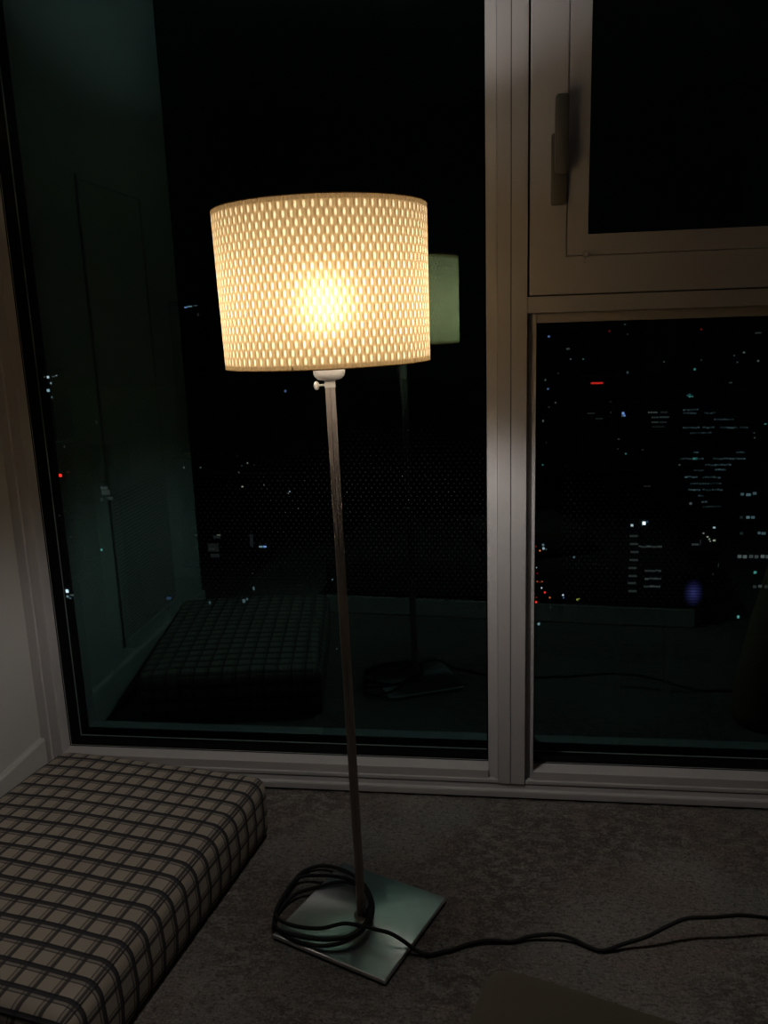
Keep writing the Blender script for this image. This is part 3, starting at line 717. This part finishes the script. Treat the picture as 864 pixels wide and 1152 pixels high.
scatter('far tower with a thin blue light streak above the lamp shade', 350, 200, 232, 338,
   [(209, 345.8, 3, 1.4, 'blue', .7), (213.5, 344.8, 5, 1.4, 'cool', .6), (220, 343.8, 4, 1, 'cool', .2), (223, 354, 2.4, 3, 'grey', .05)])
scatter('dark building with specks and one blue speck behind the lamp pole', 400, 262, 345, 430,
   [(321, 440, 2, 2.4, 'blue', .4), (278.5, 521, 1.2, 1.4, 'warm', .35), (268.5, 531, 1.6, 1.2, 'grey', .2), (272.8, 547.5, 2.2, 1.2, 'warm', .5), (297, 545.5, 1.2, 1.8, 'grey', .35), (326, 553, 1.8, 1.2, 'white', .4), (324.5, 555, 1, 1.6, 'warm', .2), (335.5, 572, 1.4, 1.4, 'grey', .25), (272, 524, 1.2, 1, 'grey', .2)])
scatter('block with a dim grey lit bay behind the left glass', 140, 200, 256, 515,
   [(207, 526, 1.2, 2.2, 'grey', .35), (225.5, 526, 1.4, 1.4, 'grey', .3), (240, 616, 12, 9, 'grey', .035), (244, 604, 8, 3, 'grey', .05), (242, 625, 10, 4, 'grey', .04), (246, 602, 4, 1.4, 'warm', .14), (239, 617.5, 7, 1.6, 'grey', .10), (220.5, 602, 3, 1.4, 'grey', .07)])
scatter('block with one bright blue lit window behind the left glass', 150, 276, 306, 596,
   [(283, 608, 3.6, 14, 'grey', .04), (293.5, 615, 4, 1.8, 'cool', .9), (298, 615, 3.4, 1.8, 'blue', 1.0)])
scatter('low dark building with small cool lights far below the left glass', 125, 185, 345, 650,
   [(190, 673, 5, 3, 'blue', .10), (236, 678, 2, 3.4, 'cool', .2), (274.5, 676, 3, 4, 'cool', .3), (278, 674, 2, 2.4, 'cool', .25), (285.5, 662, 1.6, 4, 'cool', .35), (374, 652, 1.4, 1.6, 'cool', .4), (379, 730, 1.6, 1.2, 'grey', .2)])
# street level lights: small lamps on posts standing on the ground
def street(px, py, w_, col, s, what='street_light', label=None, group=None):
    p = at(px, py, 2, -88.0); k = (p - CAM).length / CF * w_ / 2
    rt = empty(what, (p.x, p.y, -95), label, 'street light', group)
    b = bmnew(); tube(b, [(0, 0, 0), (0, 0, 7 - k)], .12, 8); mesh_obj('post', b, M['concrete'], rt)
    b = bmnew(); bmesh.ops.create_icosphere(b, subdivisions=2, radius=k); mesh_obj('lamp_head', b, em(col, s), rt, loc=(0, 0, 7))
for px, py, w_, col, s in ((603, 614.8, 1.8, 'red', .35), (607.4, 619.5, 1.8, 'amber', 1.2), (611, 613, 3, 'cool', .5), (611.5, 617, 3, 'white', .6), (614.5, 618, 1.8, 'grey', .25), (603.6, 638.5, 1.5, 'white', .5), (604.5, 645, 1.6, 'red', .3), (604.3, 654.2, 1.8, 'amber', .45), (607.4, 654.8, 1.4, 'red', .35), (609.8, 654.2, 1.8, 'amber', .45), (609.3, 661.5, 1.9, 'white', 1.0), (613, 666.5, 2.5, 'red', 1.3), (618.6, 672.3, 2, 'amber', .8), (603.3, 672, 1.6, 'red', .45), (603, 677.3, 2.6, 'red', 1.6), (633.4, 669.5, 2.2, 'white', 1.2), (634, 672.4, 1.8, 'blue', .35), (649.5, 674.5, 2.6, 'yellow', .45), (651.5, 673.6, 1.6, 'yellow', .3), (619.3, 683.5, 1.3, 'grey', .3), (645.8, 626.8, 2.6, 'cool', .35), (606, 702, 3, 'cool', .9)):
    street(px, py, w_, col, s, 'street_light', 'tiny %s street light far below in the lower right glass' % {'cool': 'pale blue', 'grey': 'dim white'}.get(col, col), 'street lights far below')
